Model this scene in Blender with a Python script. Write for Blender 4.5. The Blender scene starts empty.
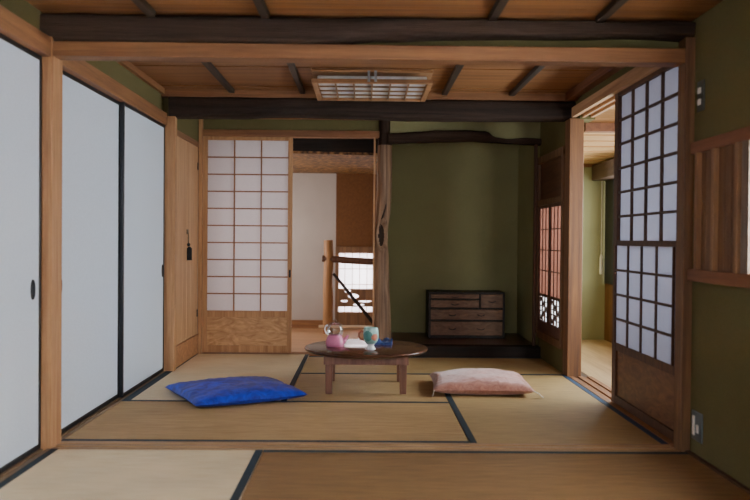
import bpy, bmesh, math, random
from mathutils import Vector, Matrix, noise as mnoise
random.seed(7)
SC = bpy.context.scene
COL = SC.collection
PI = math.pi

# ------------------------------------------------------------------ colours / materials
def lin(h):
    h = h.lstrip('#')
    out = []
    for i in (0, 2, 4):
        v = int(h[i:i+2], 16) / 255
        out.append(v / 12.92 if v <= .04045 else ((v + .055) / 1.055) ** 2.4)
    return (*out, 1)

class Mat:
    def __init__(self, name):
        self.m = bpy.data.materials.new(name); self.m.use_nodes = True
        self.t = self.m.node_tree; self.n = self.t.nodes
        self.b = self.n['Principled BSDF']; self.out = self.n['Material Output']
    def add(self, kind, **kw):
        nd = self.n.new(kind)
        for k, v in kw.items(): setattr(nd, k, v)
        return nd
    def link(self, a, b): self.t.links.new(a, b)
    def coords(self, scale=(1, 1, 1), vary=True, rot=(0, 0, 0)):
        tc = self.add('ShaderNodeTexCoord')
        mp = self.add('ShaderNodeMapping')
        mp.inputs['Scale'].default_value = scale
        mp.inputs['Rotation'].default_value = rot
        if vary:
            oi = self.add('ShaderNodeObjectInfo')
            mu = self.add('ShaderNodeMath', operation='MULTIPLY'); mu.inputs[1].default_value = 13.7
            self.link(oi.outputs['Random'], mu.inputs[0])
            ad = self.add('ShaderNodeVectorMath', operation='ADD')
            self.link(tc.outputs['Object'], ad.inputs[0]); self.link(mu.outputs[0], ad.inputs[1])
            self.link(ad.outputs[0], mp.inputs['Vector'])
        else:
            self.link(tc.outputs['Object'], mp.inputs['Vector'])
        return mp.outputs['Vector']
    def noise(self, vec, scale, detail=4, rough=.55, dist=0):
        nz = self.add('ShaderNodeTexNoise')
        nz.inputs['Scale'].default_value = scale; nz.inputs['Detail'].default_value = detail
        nz.inputs['Roughness'].default_value = rough; nz.inputs['Distortion'].default_value = dist
        self.link(vec, nz.inputs['Vector'])
        return nz.outputs['Fac']
    def ramp(self, fac, stops):
        r = self.add('ShaderNodeValToRGB')
        e = r.color_ramp.elements
        while len(e) < len(stops): e.new(.5)
        for el, (p, c) in zip(e, stops): el.position = p; el.color = c
        self.link(fac, r.inputs['Fac'])
        return r.outputs['Color']
    def mix(self, a, b, fac, mode='MULTIPLY'):
        mx = self.add('ShaderNodeMix', data_type='RGBA', blend_type=mode)
        if isinstance(fac, (int, float)): mx.inputs['Factor'].default_value = fac
        else: self.link(fac, mx.inputs['Factor'])
        for v, k in ((a, 6), (b, 7)):
            if isinstance(v, tuple): mx.inputs[k].default_value = v
            else: self.link(v, mx.inputs[k])
        return mx.outputs[2]
    def bump(self, h, strength, dist=.01):
        bp = self.add('ShaderNodeBump'); bp.inputs['Strength'].default_value = strength
        bp.inputs['Distance'].default_value = dist
        self.link(h, bp.inputs['Height']); self.link(bp.outputs['Normal'], self.b.inputs['Normal'])
    def base(self, c, rough=.6, spec=.4):
        if isinstance(c, tuple): self.b.inputs['Base Color'].default_value = c
        else: self.link(c, self.b.inputs['Base Color'])
        self.b.inputs['Roughness'].default_value = rough
        self.b.inputs['Specular IOR Level'].default_value = spec

def wood(name, dark, light, axis='Z', k=1.0, rough=.55, spec=.35, bump=.15):
    M = Mat(name)
    lo, hi = .55 * k, 13 * k
    s = {'X': (lo, hi, hi), 'Y': (hi, lo, hi), 'Z': (hi, hi, lo)}[axis]
    v = M.coords(s)
    a = M.noise(v, 2.2, 5, .6, .8)
    c = M.ramp(a, [(.3, lin(dark)), (.68, lin(light))])
    v2 = M.coords(tuple(q * 7 for q in s))
    b = M.noise(v2, 3, 3, .6)
    c2 = M.ramp(b, [(.3, (.74, .72, .70, 1)), (.7, (1, 1, 1, 1))])
    M.base(M.mix(c, c2, .8), rough, spec)
    M.bump(b, bump, .004)
    return M.m

def burl(name, dark, light, axis='X'):
    M = Mat(name)
    s = {'X': (2.6, 6, 7), 'Y': (6, 2.6, 7)}[axis]
    v = M.coords(s)
    a = M.noise(v, 2.0, 3, .55, 3.5)
    w = M.add('ShaderNodeTexWave', wave_type='RINGS'); w.inputs['Scale'].default_value = 1.3
    w.inputs['Distortion'].default_value = 9; w.inputs['Detail'].default_value = 3
    M.link(v, w.inputs['Vector'])
    c = M.ramp(a, [(.3, lin(dark)), (.7, lin(light))])
    c2 = M.ramp(w.outputs['Fac'], [(0, (.8, .77, .74, 1)), (1, (1, 1, 1, 1))])
    M.base(M.mix(c, c2, .5), .5, .35)
    return M.m

def plaster(name, col, grain=.3):
    M = Mat(name)
    v = M.coords((1, 1, 1), False)
    a = M.noise(v, 260, 3, .7); b = M.noise(v, 2.2, 3)
    c = M.ramp(a, [(.3, (.72, .72, .70, 1)), (.7, (1.15, 1.15, 1.12, 1))])
    c2 = M.ramp(b, [(.3, (.88, .88, .86, 1)), (.7, (1.05, 1.05, 1.04, 1))])
    M.base(M.mix(M.mix(lin(col), c, .7), c2, .8), .92, .15)
    M.bump(a, grain, .003)
    return M.m

def tatami(name, dark, light, axis):
    # rush weave: fine ribs across, broad soft tone shifts
    M = Mat(name)
    v = M.coords((1, 1, 1))
    w = M.add('ShaderNodeTexWave', wave_type='BANDS', bands_direction='Y' if axis == 'X' else 'X')
    w.inputs['Scale'].default_value = 21; w.inputs['Distortion'].default_value = .25
    w.inputs['Detail'].default_value = 1
    M.link(v, w.inputs['Vector'])
    s = (5, 110, 50) if axis == 'X' else (110, 5, 50)
    f = M.noise(M.coords(s), 1.4, 3, .6)
    b = M.noise(v, 2.6, 3, .5)
    c = M.ramp(f, [(.36, lin(dark)), (.64, lin(light))])
    c2 = M.ramp(w.outputs['Fac'], [(0, (.76, .75, .72, 1)), (.6, (1, 1, 1, 1))])
    c3 = M.ramp(b, [(.3, (.86, .85, .84, 1)), (.7, (1.04, 1.03, 1.0, 1))])
    M.base(M.mix(M.mix(c, c2, .75), c3, .8), .62, .35)
    M.bump(w.outputs['Fac'], .18, .003)
    return M.m

def plain(name, col, rough=.5, spec=.4, metal=0, var=.12, scale=30, bump=0):
    M = Mat(name)
    v = M.coords((1, 1, 1))
    a = M.noise(v, scale, 3)
    c = M.ramp(a, [(.3, (1 - var, 1 - var, 1 - var, 1)), (.7, (1 + var * .3,) * 3 + (1,))])
    M.base(M.mix(lin(col), c, 1.0), rough, spec)
    M.b.inputs['Metallic'].default_value = metal
    if bump: M.bump(a, bump, .003)
    return M.m

def paper(name, col, trans=.5):
    M = Mat(name)
    v = M.coords((1, 1, 1), False)
    a = M.noise(v, 60, 5, .7, 1.5)
    c = M.mix(lin(col), M.ramp(a, [(.3, (.93, .93, .94, 1)), (.7, (1, 1, 1, 1))]), 1.0)
    d = M.add('ShaderNodeBsdfDiffuse'); t = M.add('ShaderNodeBsdfTranslucent')
    M.link(c, d.inputs['Color']); M.link(c, t.inputs['Color'])
    mx = M.add('ShaderNodeMixShader'); mx.inputs[0].default_value = trans
    M.link(d.outputs[0], mx.inputs[1]); M.link(t.outputs[0], mx.inputs[2])
    M.link(mx.outputs[0], M.out.inputs['Surface'])
    return M.m

def satin(name, dark, light, scale, rough, sheen):
    M = Mat(name)
    v = M.coords((1, 1, 1))
    a = M.noise(v, scale, 4, .6, 1.2)
    f = M.noise(M.coords((40, 400, 40)), 1, 2)
    c = M.ramp(a, [(.35, lin(dark)), (.65, lin(light))])
    c2 = M.ramp(f, [(.3, (.8, .8, .8, 1)), (.7, (1.05, 1.05, 1.05, 1))])
    M.base(M.mix(c, c2, .7), rough, .45)
    M.b.inputs['Sheen Weight'].default_value = sheen
    M.bump(a, .12, .004)
    return M.m

CEDAR_X = wood('cedar_x', '#74492c', '#98673f', 'X')
CEDAR_Y = wood('cedar_y', '#7c5033', '#a26f46', 'Y')
CEDAR_Z = wood('cedar_z', '#9c6a44', '#c79567', 'Z')
SILL = wood('worn_sill', '#94704f', '#b8946c', 'X')
SILL_Y = wood('worn_sill_y', '#7d6248', '#a08363', 'Y')
RED_Z = wood('cedar_red_z', '#5f3f28', '#85603e', 'Z')
RED_Y = wood('cedar_red_y', '#6b4029', '#8d5b3c', 'Y')
DOORWOOD = wood('closet_wood', '#b07f55', '#cfa378', 'Z', .8)
CEIL_X = wood('ceiling_board', '#754a2a', '#9e6c40', 'X', .7)
DARKSTICK = wood('ceiling_stick', '#2a211b', '#463729', 'Y')
LATTICE = wood('lattice_wood', '#8a5a3c', '#a87653', 'Z', 1.5)
LATTICE_BACKLIT = wood('lattice_wood_backlit', '#3d281d', '#5a3b29', 'Z', 1.5)  # darker copy of the lattice wood, backlit shade put into the colour
FRAME_DK = wood('shoji_frame_backlit_dark', '#46291b', '#63402b', 'Z')  # darkened for the backlit right screen; plain dark wood on other parts
PANEL_BURL = burl('burl_panel', '#a06f47', '#d0a273', 'X')
PANEL_BURL_DK = burl('burl_panel_dark', '#5d3b24', '#7f5636', 'Y')
LOGBLACK = wood('smoked_log', '#2a1f1a', '#4c3a2f', 'X', .8, .85, .12, .6)
LOGBLACK2 = wood('smoked_log_blue', '#241c18', '#413128', 'X', .8, .8, .15, .6)
TRUNK = wood('trunk_wood', '#523626', '#c29b79', 'Z', .45, .6, .3, .6)
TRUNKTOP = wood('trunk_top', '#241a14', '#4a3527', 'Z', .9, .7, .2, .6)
GREEN = plaster('green_plaster', '#6a623f')
GREEN_LIFTED = plaster('green_plaster_lifted', '#9a9469')  # lighter copy of the plaster, fill light for the alcove put into the colour
GREEN_LT = plaster('green_plaster_light', '#98936c')
WHITEWALL = plaster('white_plaster', '#a99c96', .1)
BROWNBOARD = plain('brown_board', '#663f22', .7, .2, 0, .2, 60)
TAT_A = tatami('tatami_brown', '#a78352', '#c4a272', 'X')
TAT_B = tatami('tatami_sheen_pale', '#ecd3a4', '#fce9c6', 'X')  # weave-direction sheen painted in as a paler tint
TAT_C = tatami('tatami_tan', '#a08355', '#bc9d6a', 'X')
TAT_D = tatami('tatami_sheen_dark', '#785937', '#967349', 'X')  # weave-direction shading painted in as a darker tint
HERI = plain('navy_border', '#24343e', .7, .3, 0, .3, 300)
HERI_B = plain('blue_border', '#2f4562', .7, .3, 0, .3, 300)
FUSUMA = plain('fusuma_paper', '#e0e9f5', .85, .2, 0, .06, 120)
BLACKLAC = plain('black_lacquer', '#15171b', .35, .5, 0, .1)
PULL = plain('dark_metal_pull', '#1b2027', .45, .5, .6, .2)
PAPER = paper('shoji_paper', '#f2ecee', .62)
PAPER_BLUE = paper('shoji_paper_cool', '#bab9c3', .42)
FLOORWOOD = wood('hall_floor', '#9a6b44', '#c0936a', 'X', .6, .3, .5)
FLOORWOOD_Y = wood('veranda_floor', '#b58f65', '#d9b88c', 'Y', .6, .35, .5)
VCEIL = wood('veranda_ceiling', '#b98a58', '#d7aa76', 'X', .6)
TABLE = wood('table_wood', '#452a1f', '#6a4432', 'X', 1.0, .18, .55, .03)
TABLELEG = wood('table_leg', '#6b4230', '#946450', 'Z', 1.0, .35, .5)
CHESTWOOD = burl('chest_drawer', '#6a4a32', '#8c6648', 'X')
CHESTDK = wood('chest_frame', '#1f1813', '#33271e', 'X')
TOKOBOARD = wood('alcove_board', '#3d241b', '#5d382a', 'X', .8, .35, .45)
TOKOFRONT = wood('alcove_lacquer', '#1d1713', '#31261f', 'X', .8, .7, .2)
BLUE = satin('blue_satin', '#0c178a', '#2140d2', 14, .5, .04)
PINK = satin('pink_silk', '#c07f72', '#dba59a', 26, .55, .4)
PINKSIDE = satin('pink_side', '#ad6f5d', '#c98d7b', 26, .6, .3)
TEAPINK = plain('pink_glaze', '#dc7d9f', .22, .5, 0, .08)
TEAL = plain('teal_glaze', '#a9d2c8', .2, .5, 0, .25, 40)
CORAL = plain('coral_glaze', '#cf7f66', .25, .5, 0, .1)
DEEPTEAL = plain('deep_teal_glaze', '#5a988e', .25, .5, 0, .1)
WHITEGLAZE = plain('white_glaze', '#e6e8e6', .2, .5, 0, .04)
TERRA = plain('terracotta_glaze', '#9a5f4b', .4, .4, 0, .15)
NAVYCLOTH = satin('navy_cloth', '#13275e', '#274a96', 70, .7, .3)
WHITEPL = plain('white_plastic', '#dfdcd4', .4, .4, 0, .04)
GREYPLATE = plain('grey_metal_plate', '#6b767a', .35, .5, .5, .08)
PAPER_BRIGHT = paper('thin_white_paper', '#ffffff', .8)
LAMPWOOD = wood('lamp_wood', '#8f6340', '#b38358', 'X')
LAMPBAR = wood('lamp_bar', '#7c5a3c', '#9c764f', 'X')
LAMPWHITE = paper('lamp_shade_white', '#f4f4f6', .35)
TUBEMETAL = plain('lamp_metal', '#9fa2a6', .35, .5, .4, .1)
ALU = plain('dark_window_frame', '#121315', .4, .5, .4, .1)
STRAW = plain('white_cotton', '#dcd2c2', .9, .1, 0, .1)
BRASS = plain('aged_brass', '#6a5a45', .5, .5, .7, .3)
TASSELM = plain('dark_tassel', '#2c2c2f', .85, .2, 0, .4, 400)

def ajiro():
    M = Mat('woven_ceiling')
    v = M.coords((1, 1.6, 1), False, (0, 0, .5))
    vo = M.add('ShaderNodeTexVoronoi'); vo.inputs['Scale'].default_value = 26
    M.link(v, vo.inputs['Vector'])
    c = M.ramp(vo.outputs['Distance'], [(.0, lin('#b98a55')), (.35, lin('#94683c')), (.7, lin('#4a2f1a'))])
    a = M.noise(v, 14, 4, .65)
    M.base(M.mix(c, M.ramp(a, [(.35, (.5, .47, .44, 1)), (.65, (1.1, 1.1, 1.05, 1))]), .9), .6, .3)
    M.bump(vo.outputs['Distance'], .5, .01)
    return M.m
AJIRO = ajiro()

def reed():
    M = Mat('reed_screen')
    v = M.coords((1, 1, 1), False)
    w = M.add('ShaderNodeTexWave', wave_type='BANDS', bands_direction='Y'); w.inputs['Scale'].default_value = 30
    w.inputs['Distortion'].default_value = .5
    M.link(v, w.inputs['Vector'])
    c = M.ramp(w.outputs['Fac'], [(0, lin('#a07a6c')), (1, lin('#dbb6a8'))])
    d = M.add('ShaderNodeBsdfDiffuse'); t = M.add('ShaderNodeBsdfTranslucent')
    M.link(c, d.inputs['Color']); M.link(c, t.inputs['Color'])
    mx = M.add('ShaderNodeMixShader'); mx.inputs[0].default_value = .55
    M.link(d.outputs[0], mx.inputs[1]); M.link(t.outputs[0], mx.inputs[2])
    M.link(mx.outputs[0], M.out.inputs['Surface'])
    return M.m
REED = reed()
BATTENW = wood('batten_wood', '#7a5639', '#9f7652', 'Z')
PILLARW = wood('pillar_wood', '#5c3922', '#86582f', 'Z')
SASHW = wood('sash_wood', '#54352a', '#75503f', 'Z')

def glass():
    M = Mat('clear_glass')
    t = M.add('ShaderNodeBsdfTransparent'); t.inputs[0].default_value = (.93, .96, .96, 1)
    g = M.add('ShaderNodeBsdfGlossy'); g.inputs['Roughness'].default_value = .04
    lw = M.add('ShaderNodeLayerWeight'); lw.inputs['Blend'].default_value = .35
    nz = M.noise(M.coords((1, 1, 1)), 30, 2)
    mu = M.add('ShaderNodeMath', operation='MULTIPLY_ADD'); mu.inputs[1].default_value = .35; mu.inputs[2].default_value = .03
    M.link(lw.outputs['Fresnel'], mu.inputs[0])
    M.link(M.ramp(nz, [(0, (.9, .9, .9, 1)), (1, (1, 1, 1, 1))]), g.inputs['Color'])
    mx = M.add('ShaderNodeMixShader'); M.link(mu.outputs[0], mx.inputs[0])
    M.link(t.outputs[0], mx.inputs[1]); M.link(g.outputs[0], mx.inputs[2])
    M.link(mx.outputs[0], M.out.inputs['Surface'])
    return M.m
GLASS = glass()

# ------------------------------------------------------------------ mesh helpers
def B(): return bmesh.new()
def box(bm, x0, x1, y0, y1, z0, z1, f=None):
    vs = []
    for x in (x0, x1):
        for y in (y0, y1):
            for z in (z0, z1):
                vs.append(bm.verts.new(f(x, y, z) if f else (x, y, z)))
    for q in ((0, 1, 3, 2), (4, 6, 7, 5), (0, 4, 5, 1), (2, 3, 7, 6), (0, 2, 6, 4), (1, 5, 7, 3)):
        bm.faces.new([vs[i] for i in q])
    return bm
def taper(bm, cx, cy, a0, b0, a1, b1, z0, z1):
    vs = []
    for z, a, b in ((z0, a0, b0), (z1, a1, b1)):
        for sx, sy in ((-1, -1), (1, -1), (1, 1), (-1, 1)):
            vs.append(bm.verts.new((cx + sx * a, cy + sy * b, z)))
    bm.faces.new(vs[3::-1]); bm.faces.new(vs[4:])
    for i in range(4):
        j = (i + 1) % 4
        bm.faces.new((vs[i], vs[j], vs[4 + j], vs[4 + i]))
    return bm
def smooth_prof(p, k=4):
    out = []
    for i in range(len(p) - 1):
        p0, p1, p2, p3 = p[max(i - 1, 0)], p[i], p[i + 1], p[min(i + 2, len(p) - 1)]
        for j in range(k):
            t = j / k
            out.append(tuple(max(0, .5 * (2 * b + (c - a) * t + (2 * a - 5 * b + 4 * c - d) * t * t + (3 * b - a - 3 * c + d) * t ** 3)) for a, b, c, d in zip(p0, p1, p2, p3)))
    return out + [p[-1]]
def lathe(bm, prof, c=(0, 0, 0), n=40, sx=1, sy=1):
    rings = []
    for r, z in prof:
        if r < 1e-5:
            rings.append([bm.verts.new((c[0], c[1], c[2] + z))])
        else:
            rings.append([bm.verts.new((c[0] + sx * r * math.cos(2 * PI * i / n), c[1] + sy * r * math.sin(2 * PI * i / n), c[2] + z)) for i in range(n)])
    for a, b in zip(rings, rings[1:]):
        for i in range(n):
            j = (i + 1) % n
            if len(a) == 1 and len(b) == 1: continue
            if len(a) == 1: bm.faces.new((a[0], b[i], b[j]))
            elif len(b) == 1: bm.faces.new((a[i], a[j], b[0]))
            else: bm.faces.new((a[i], a[j], b[j], b[i]))
    return bm
def loft(bm, rings):
    vr = [[bm.verts.new(p) for p in r] for r in rings]
    n = len(vr[0])
    for a, b in zip(vr, vr[1:]):
        for i in range(n):
            j = (i + 1) % n
            bm.faces.new((a[i], a[j], b[j], b[i]))
    bm.faces.new(vr[0][::-1]); bm.faces.new(vr[-1])
    return bm
def tube(bm, pts, rad, n=10):
    pts = [Vector(p) for p in pts]
    rings = []
    for i, p in enumerate(pts):
        d = (pts[min(i + 1, len(pts) - 1)] - pts[max(i - 1, 0)]).normalized()
        up = Vector((0, 0, 1)) if abs(d.z) < .9 else Vector((0, 1, 0))
        a = d.cross(up).normalized(); b = d.cross(a).normalized()
        r = rad[i] if isinstance(rad, (list, tuple)) else rad
        rings.append([p + a * (r * math.cos(2 * PI * k / n)) + b * (r * math.sin(2 * PI * k / n)) for k in range(n)])
    return loft(bm, rings)

def obj(name, bm, mat, parent=None, bevel=0, smooth=False, loc=None):
    bmesh.ops.recalc_face_normals(bm, faces=bm.faces)
    if smooth:
        for f in bm.faces: f.smooth = True
        for e in bm.edges:
            if len(e.link_faces) == 2: e.smooth = e.calc_face_angle(0) < math.radians(42)
    me = bpy.data.meshes.new(name); bm.to_mesh(me); bm.free()
    mats = mat if isinstance(mat, (list, tuple)) else [mat]
    for m in mats: me.materials.append(m)
    o = bpy.data.objects.new(name, me); COL.objects.link(o)
    if parent: o.parent = parent
    if loc: o.location = loc
    if bevel:
        md = o.modifiers.new('edge', 'BEVEL'); md.width = bevel; md.segments = 2; md.limit_method = 'ANGLE'
    return o
def tag(o, label, cat=None, kind=None, group=None):
    o['label'] = label
    if cat: o['category'] = cat
    if kind: o['kind'] = kind
    if group: o['group'] = group
    return o
def struct(name, bm, mat, label, cat, **kw):
    return tag(obj(name, bm, mat, **kw), label, cat, 'structure')
def thing(name, label, cat, loc=(0, 0, 0), group=None, kind=None, rz=0):
    o = bpy.data.objects.new(name, None); COL.objects.link(o); o.location = loc
    o.rotation_euler = (0, 0, rz); o.empty_display_size = .1
    return tag(o, label, cat, kind, group)

# ------------------------------------------------------------------ FLOOR, MATS, SILLS
struct('floor', box(B(), -1.62, 1.36, -.6, 6.36, -.12, -.032), FLOORWOOD, 'wooden subfloor under the tatami mats', 'floor')
struct('floor_hall', box(B(), -1.62, .14, 6.36, 8.16, -.05, .004), FLOORWOOD, 'polished wooden hall floor behind the left paper screen', 'floor')
struct('floor_veranda', box(B(), 1.50, 2.26, 2.6, 7.42, -.06, -.004), FLOORWOOD_Y, 'sunlit pale plank floor beyond the right opening', 'floor')

def mat_thing(x0, x1, y0, y1, m, borders, label, bmat=HERI):
    o = obj('tatami_mat', box(B(), x0 + .001, x1 - .001, y0 + .001, y1 - .001, -.03, 0), m, bevel=.002)
    tag(o, label, 'tatami mat', None, 'tatami mats on the floor')
    for s, mm in borders:
        w = .046 if label.startswith('pale tatami mat at the foot') and s == 'l' else .033
        r = {'f': (x0, x1, y0, y0 + w), 'b': (x0, x1, y1 - w, y1), 'l': (x0, x0 + w, y0, y1), 'r': (x1 - w, x1, y0, y1)}[s]
        obj('cloth_border', box(B(), r[0] + .0012, r[1] - .0012, r[2] + .0012, r[3] - .0012, -.01, .0018), mm, o)
    return o
H = HERI
mat_thing(-1.355, .455, 3.54, 4.445, TAT_A, [('f', H), ('b', H)], 'brown tatami mat lying crosswise just behind the wooden floor sill, before the blue cushion')
mat_thing(-1.355, -.445, 4.447, 6.25, TAT_B, [('l', H), ('r', H)], 'pale tatami mat at the foot of the closet and back paper screen')
mat_thing(.457, 1.345, 3.54, 5.353, TAT_C, [('l', H), ('r', HERI_B)], 'tan tatami mat under the pink cushion beside the right opening')
mat_thing(-.443, .455, 4.447, 5.353, TAT_A, [], 'small square half tatami mat under the round low table')
mat_thing(-.443, 1.345, 5.355, 6.15, TAT_C, [('f', H), ('b', H)], 'tatami mat lying crosswise along the dark alcove step')
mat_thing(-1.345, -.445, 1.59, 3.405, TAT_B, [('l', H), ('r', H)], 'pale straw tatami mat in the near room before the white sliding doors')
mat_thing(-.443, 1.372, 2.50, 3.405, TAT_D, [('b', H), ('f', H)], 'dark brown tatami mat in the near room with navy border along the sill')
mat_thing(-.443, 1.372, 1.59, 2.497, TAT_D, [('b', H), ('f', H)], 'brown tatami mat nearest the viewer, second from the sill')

def sill(name, x0, x1, y0, y1, axis, label, mat, grooves=2, z=.0015):
    bm = B()
    # board with real sliding grooves
    if axis == 'Y':
        w = (x1 - x0) / (2 * grooves + 1)
        for i in range(2 * grooves + 1):
            box(bm, x0 + i * w, x0 + (i + 1) * w, y0, y1, -.03, z if i % 2 == 0 else z - .008)
    elif axis == 'X':
        w = (y1 - y0) / (2 * grooves + 1)
        for i in range(2 * grooves + 1):
            box(bm, x0, x1, y0 + i * w, y0 + (i + 1) * w, -.03, z if i % 2 == 0 else z - .008)
    return struct(name, bm, mat, label, 'sill')
sill('trim_1', -1.347, 1.344, 3.408, 3.538, 'X', 'worn wooden floor sill dividing the near and far tatami rooms', SILL)
sill('trim_2', -1.43, -1.356, 3.532, 5.41, 'Y', 'grooved wooden floor track under the two far white sliding doors', SILL_Y)
sill('trim_3', -1.43, -1.346, 1.2, 3.408, 'Y', 'grooved wooden floor track under the nearest white sliding door', SILL_Y)
sill('trim_4', 1.346, 1.50, 3.532, 5.30, 'Y', 'grooved wooden threshold of the right opening to the veranda', CEDAR_Y, 2, .004)
sill('trim_5', -1.285, .085, 6.252, 6.36, 'X', 'wooden floor sill under the back paper screen and hall opening', CEDAR_X)

# ------------------------------------------------------------------ POSTS / LINTELS / BEAMS
struct('pillar', box(B(), -1.392, -1.347, 3.41, 3.53, -.03, 1.752), CEDAR_Z, 'square wooden pillar between the near and far white sliding doors', 'pillar', bevel=.004)
struct('pillar.001', box(B(), 1.345, 1.390, 3.41, 3.49, -.03, 1.778), RED_Z, 'square reddish pillar at the near edge of the right paper screen', 'pillar', bevel=.004)
struct('pillar.002', box(B(), -1.41, -1.300, 5.410, 5.468, -.03, 1.722), CEDAR_Z, 'wooden pillar between far white sliding door and cedar closet', 'pillar', bevel=.004)
struct('pillar.003', box(B(), 1.336, 1.43, 5.30, 5.43, -.03, 1.72), PILLARW, 'square pillar at the far side of the right opening', 'pillar', bevel=.004)
struct('pillar.004', box(B(), 1.300, 1.322, 6.22, 6.262, .083, 1.67), FRAME_DK, 'slim dark post at the right corner of the alcove', 'pillar', bevel=.003)
struct('pillar.005', box(B(), -1.32, -1.289, 6.262, 6.36, -.03, 1.84), CEDAR_Z, 'slim wooden corner post left of the back paper screen', 'pillar', bevel=.003)

struct('lintel', box(B(), -1.347, 1.345, 3.412, 3.505, 1.668, 1.730), CEDAR_X, 'long cedar lintel spanning the front under the near dark beam', 'lintel', bevel=.003)
struct('lintel.001', box(B(), -1.42, -1.352, 3.53, 5.40, 1.657, 1.738), CEDAR_Y, 'cedar lintel above the two far white sliding doors', 'lintel', bevel=.003)
struct('lintel.002', box(B(), -1.43, -1.352, .6, 3.41, 1.662, 1.745), CEDAR_Y, 'cedar lintel above the nearest white sliding door', 'lintel', bevel=.003)
bm = B()
for x0, x1, zz in ((1.342, 1.370, 1.722), (1.370, 1.412, 1.74), (1.412, 1.43, 1.722), (1.43, 1.468, 1.74), (1.468, 1.49, 1.722)):
    box(bm, x0, x1, 3.525, 5.285, zz, 1.785)
struct('lintel.003', bm, wood('lintel_right_bounce', '#a0754f', '#cda27a', 'Y'), 'double grooved lintel above the right paper screen and opening', 'lintel')  # wood lightened to stand in for light bounced onto the underside
struct('lintel.004', box(B(), -1.289, .09, 6.262, 6.355, 1.70, 1.752), CEDAR_X, 'cedar lintel above the back paper screen and hall opening', 'lintel', bevel=.003)
struct('trim_6', box(B(), -1.32, 1.36, 6.24, 6.27, 1.835, 1.875), CEDAR_X, 'thin cedar strip under the far dark beam on the back wall', 'trim')

def logbeam(name, pts, mat, label, n=18, seed=0, steps=46, amp=.010):
    # pts: (x, y, zbottom, ztop, half depth) interpolated smoothly along x
    rings = []
    x0, x1 = pts[0][0], pts[-1][0]
    for s in range(steps + 1):
        x = x0 + (x1 - x0) * s / steps
        for a, b in zip(pts, pts[1:]):
            if a[0] <= x <= b[0] + 1e-6: break
        t = (x - a[0]) / (b[0] - a[0]); t = t * t * (3 - 2 * t)
        y, zb, zt, d = (a[i] + (b[i] - a[i]) * t for i in (1, 2, 3, 4))
        ring = []
        for k in range(n):
            th = 2 * PI * k / n
            c, si = math.cos(th), math.sin(th)
            e = .42
            px = math.copysign(abs(c) ** e, c); pz = math.copysign(abs(si) ** e, si)
            nz = mnoise.noise(Vector((x * 5 + seed, px * 1.3, pz * 1.3))) * amp
            ring.append((x, y + (d + nz) * px, (zb + zt) / 2 + ((zt - zb) / 2 + nz) * pz))
        rings.append(ring)
    return struct(name, loft(B(), rings), mat, label, 'beam', smooth=True)
logbeam('beam', [(-1.42, 3.47, 1.732, 1.852, .06), (-.9, 3.47, 1.727, 1.85, .065), (-.25, 3.47, 1.73, 1.848, .065), (.05, 3.47, 1.762, 1.85, .065), (.6, 3.47, 1.776, 1.846, .06), (1.1, 3.47, 1.782, 1.848, .06), (1.41, 3.47, 1.78, 1.846, .06)],
        LOGBLACK, 'massive dark rough log beam nearest the viewer above the front lintel', amp=.006)
logbeam('beam.001', [(-1.345, 5.475, 1.716, 1.862, .075), (-.9, 5.475, 1.718, 1.860, .08), (-.45, 5.475, 1.735, 1.858, .08), (-.1, 5.475, 1.728, 1.858, .08), (.25, 5.475, 1.716, 1.856, .08), (.8, 5.475, 1.718, 1.852, .08), (1.415, 5.475, 1.722, 1.850, .075)],
        LOGBLACK2, 'dark rough log beam farther back behind the ceiling lamp', seed=9, amp=.006)
logbeam('beam.002', [(.16, 6.24, 1.645, 1.73, .045), (.40, 6.24, 1.655, 1.742, .045), (.60, 6.24, 1.672, 1.757, .05), (.78, 6.24, 1.675, 1.757, .05), (.92, 6.24, 1.668, 1.752, .045), (.99, 6.24, 1.665, 1.708, .035), (1.10, 6.24, 1.655, 1.695, .032), (1.24, 6.24, 1.65, 1.706, .035), (1.40, 6.24, 1.645, 1.70, .035)],
        LOGBLACK, 'crooked dark branch beam across the top of the green alcove', seed=4, amp=.010)

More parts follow.
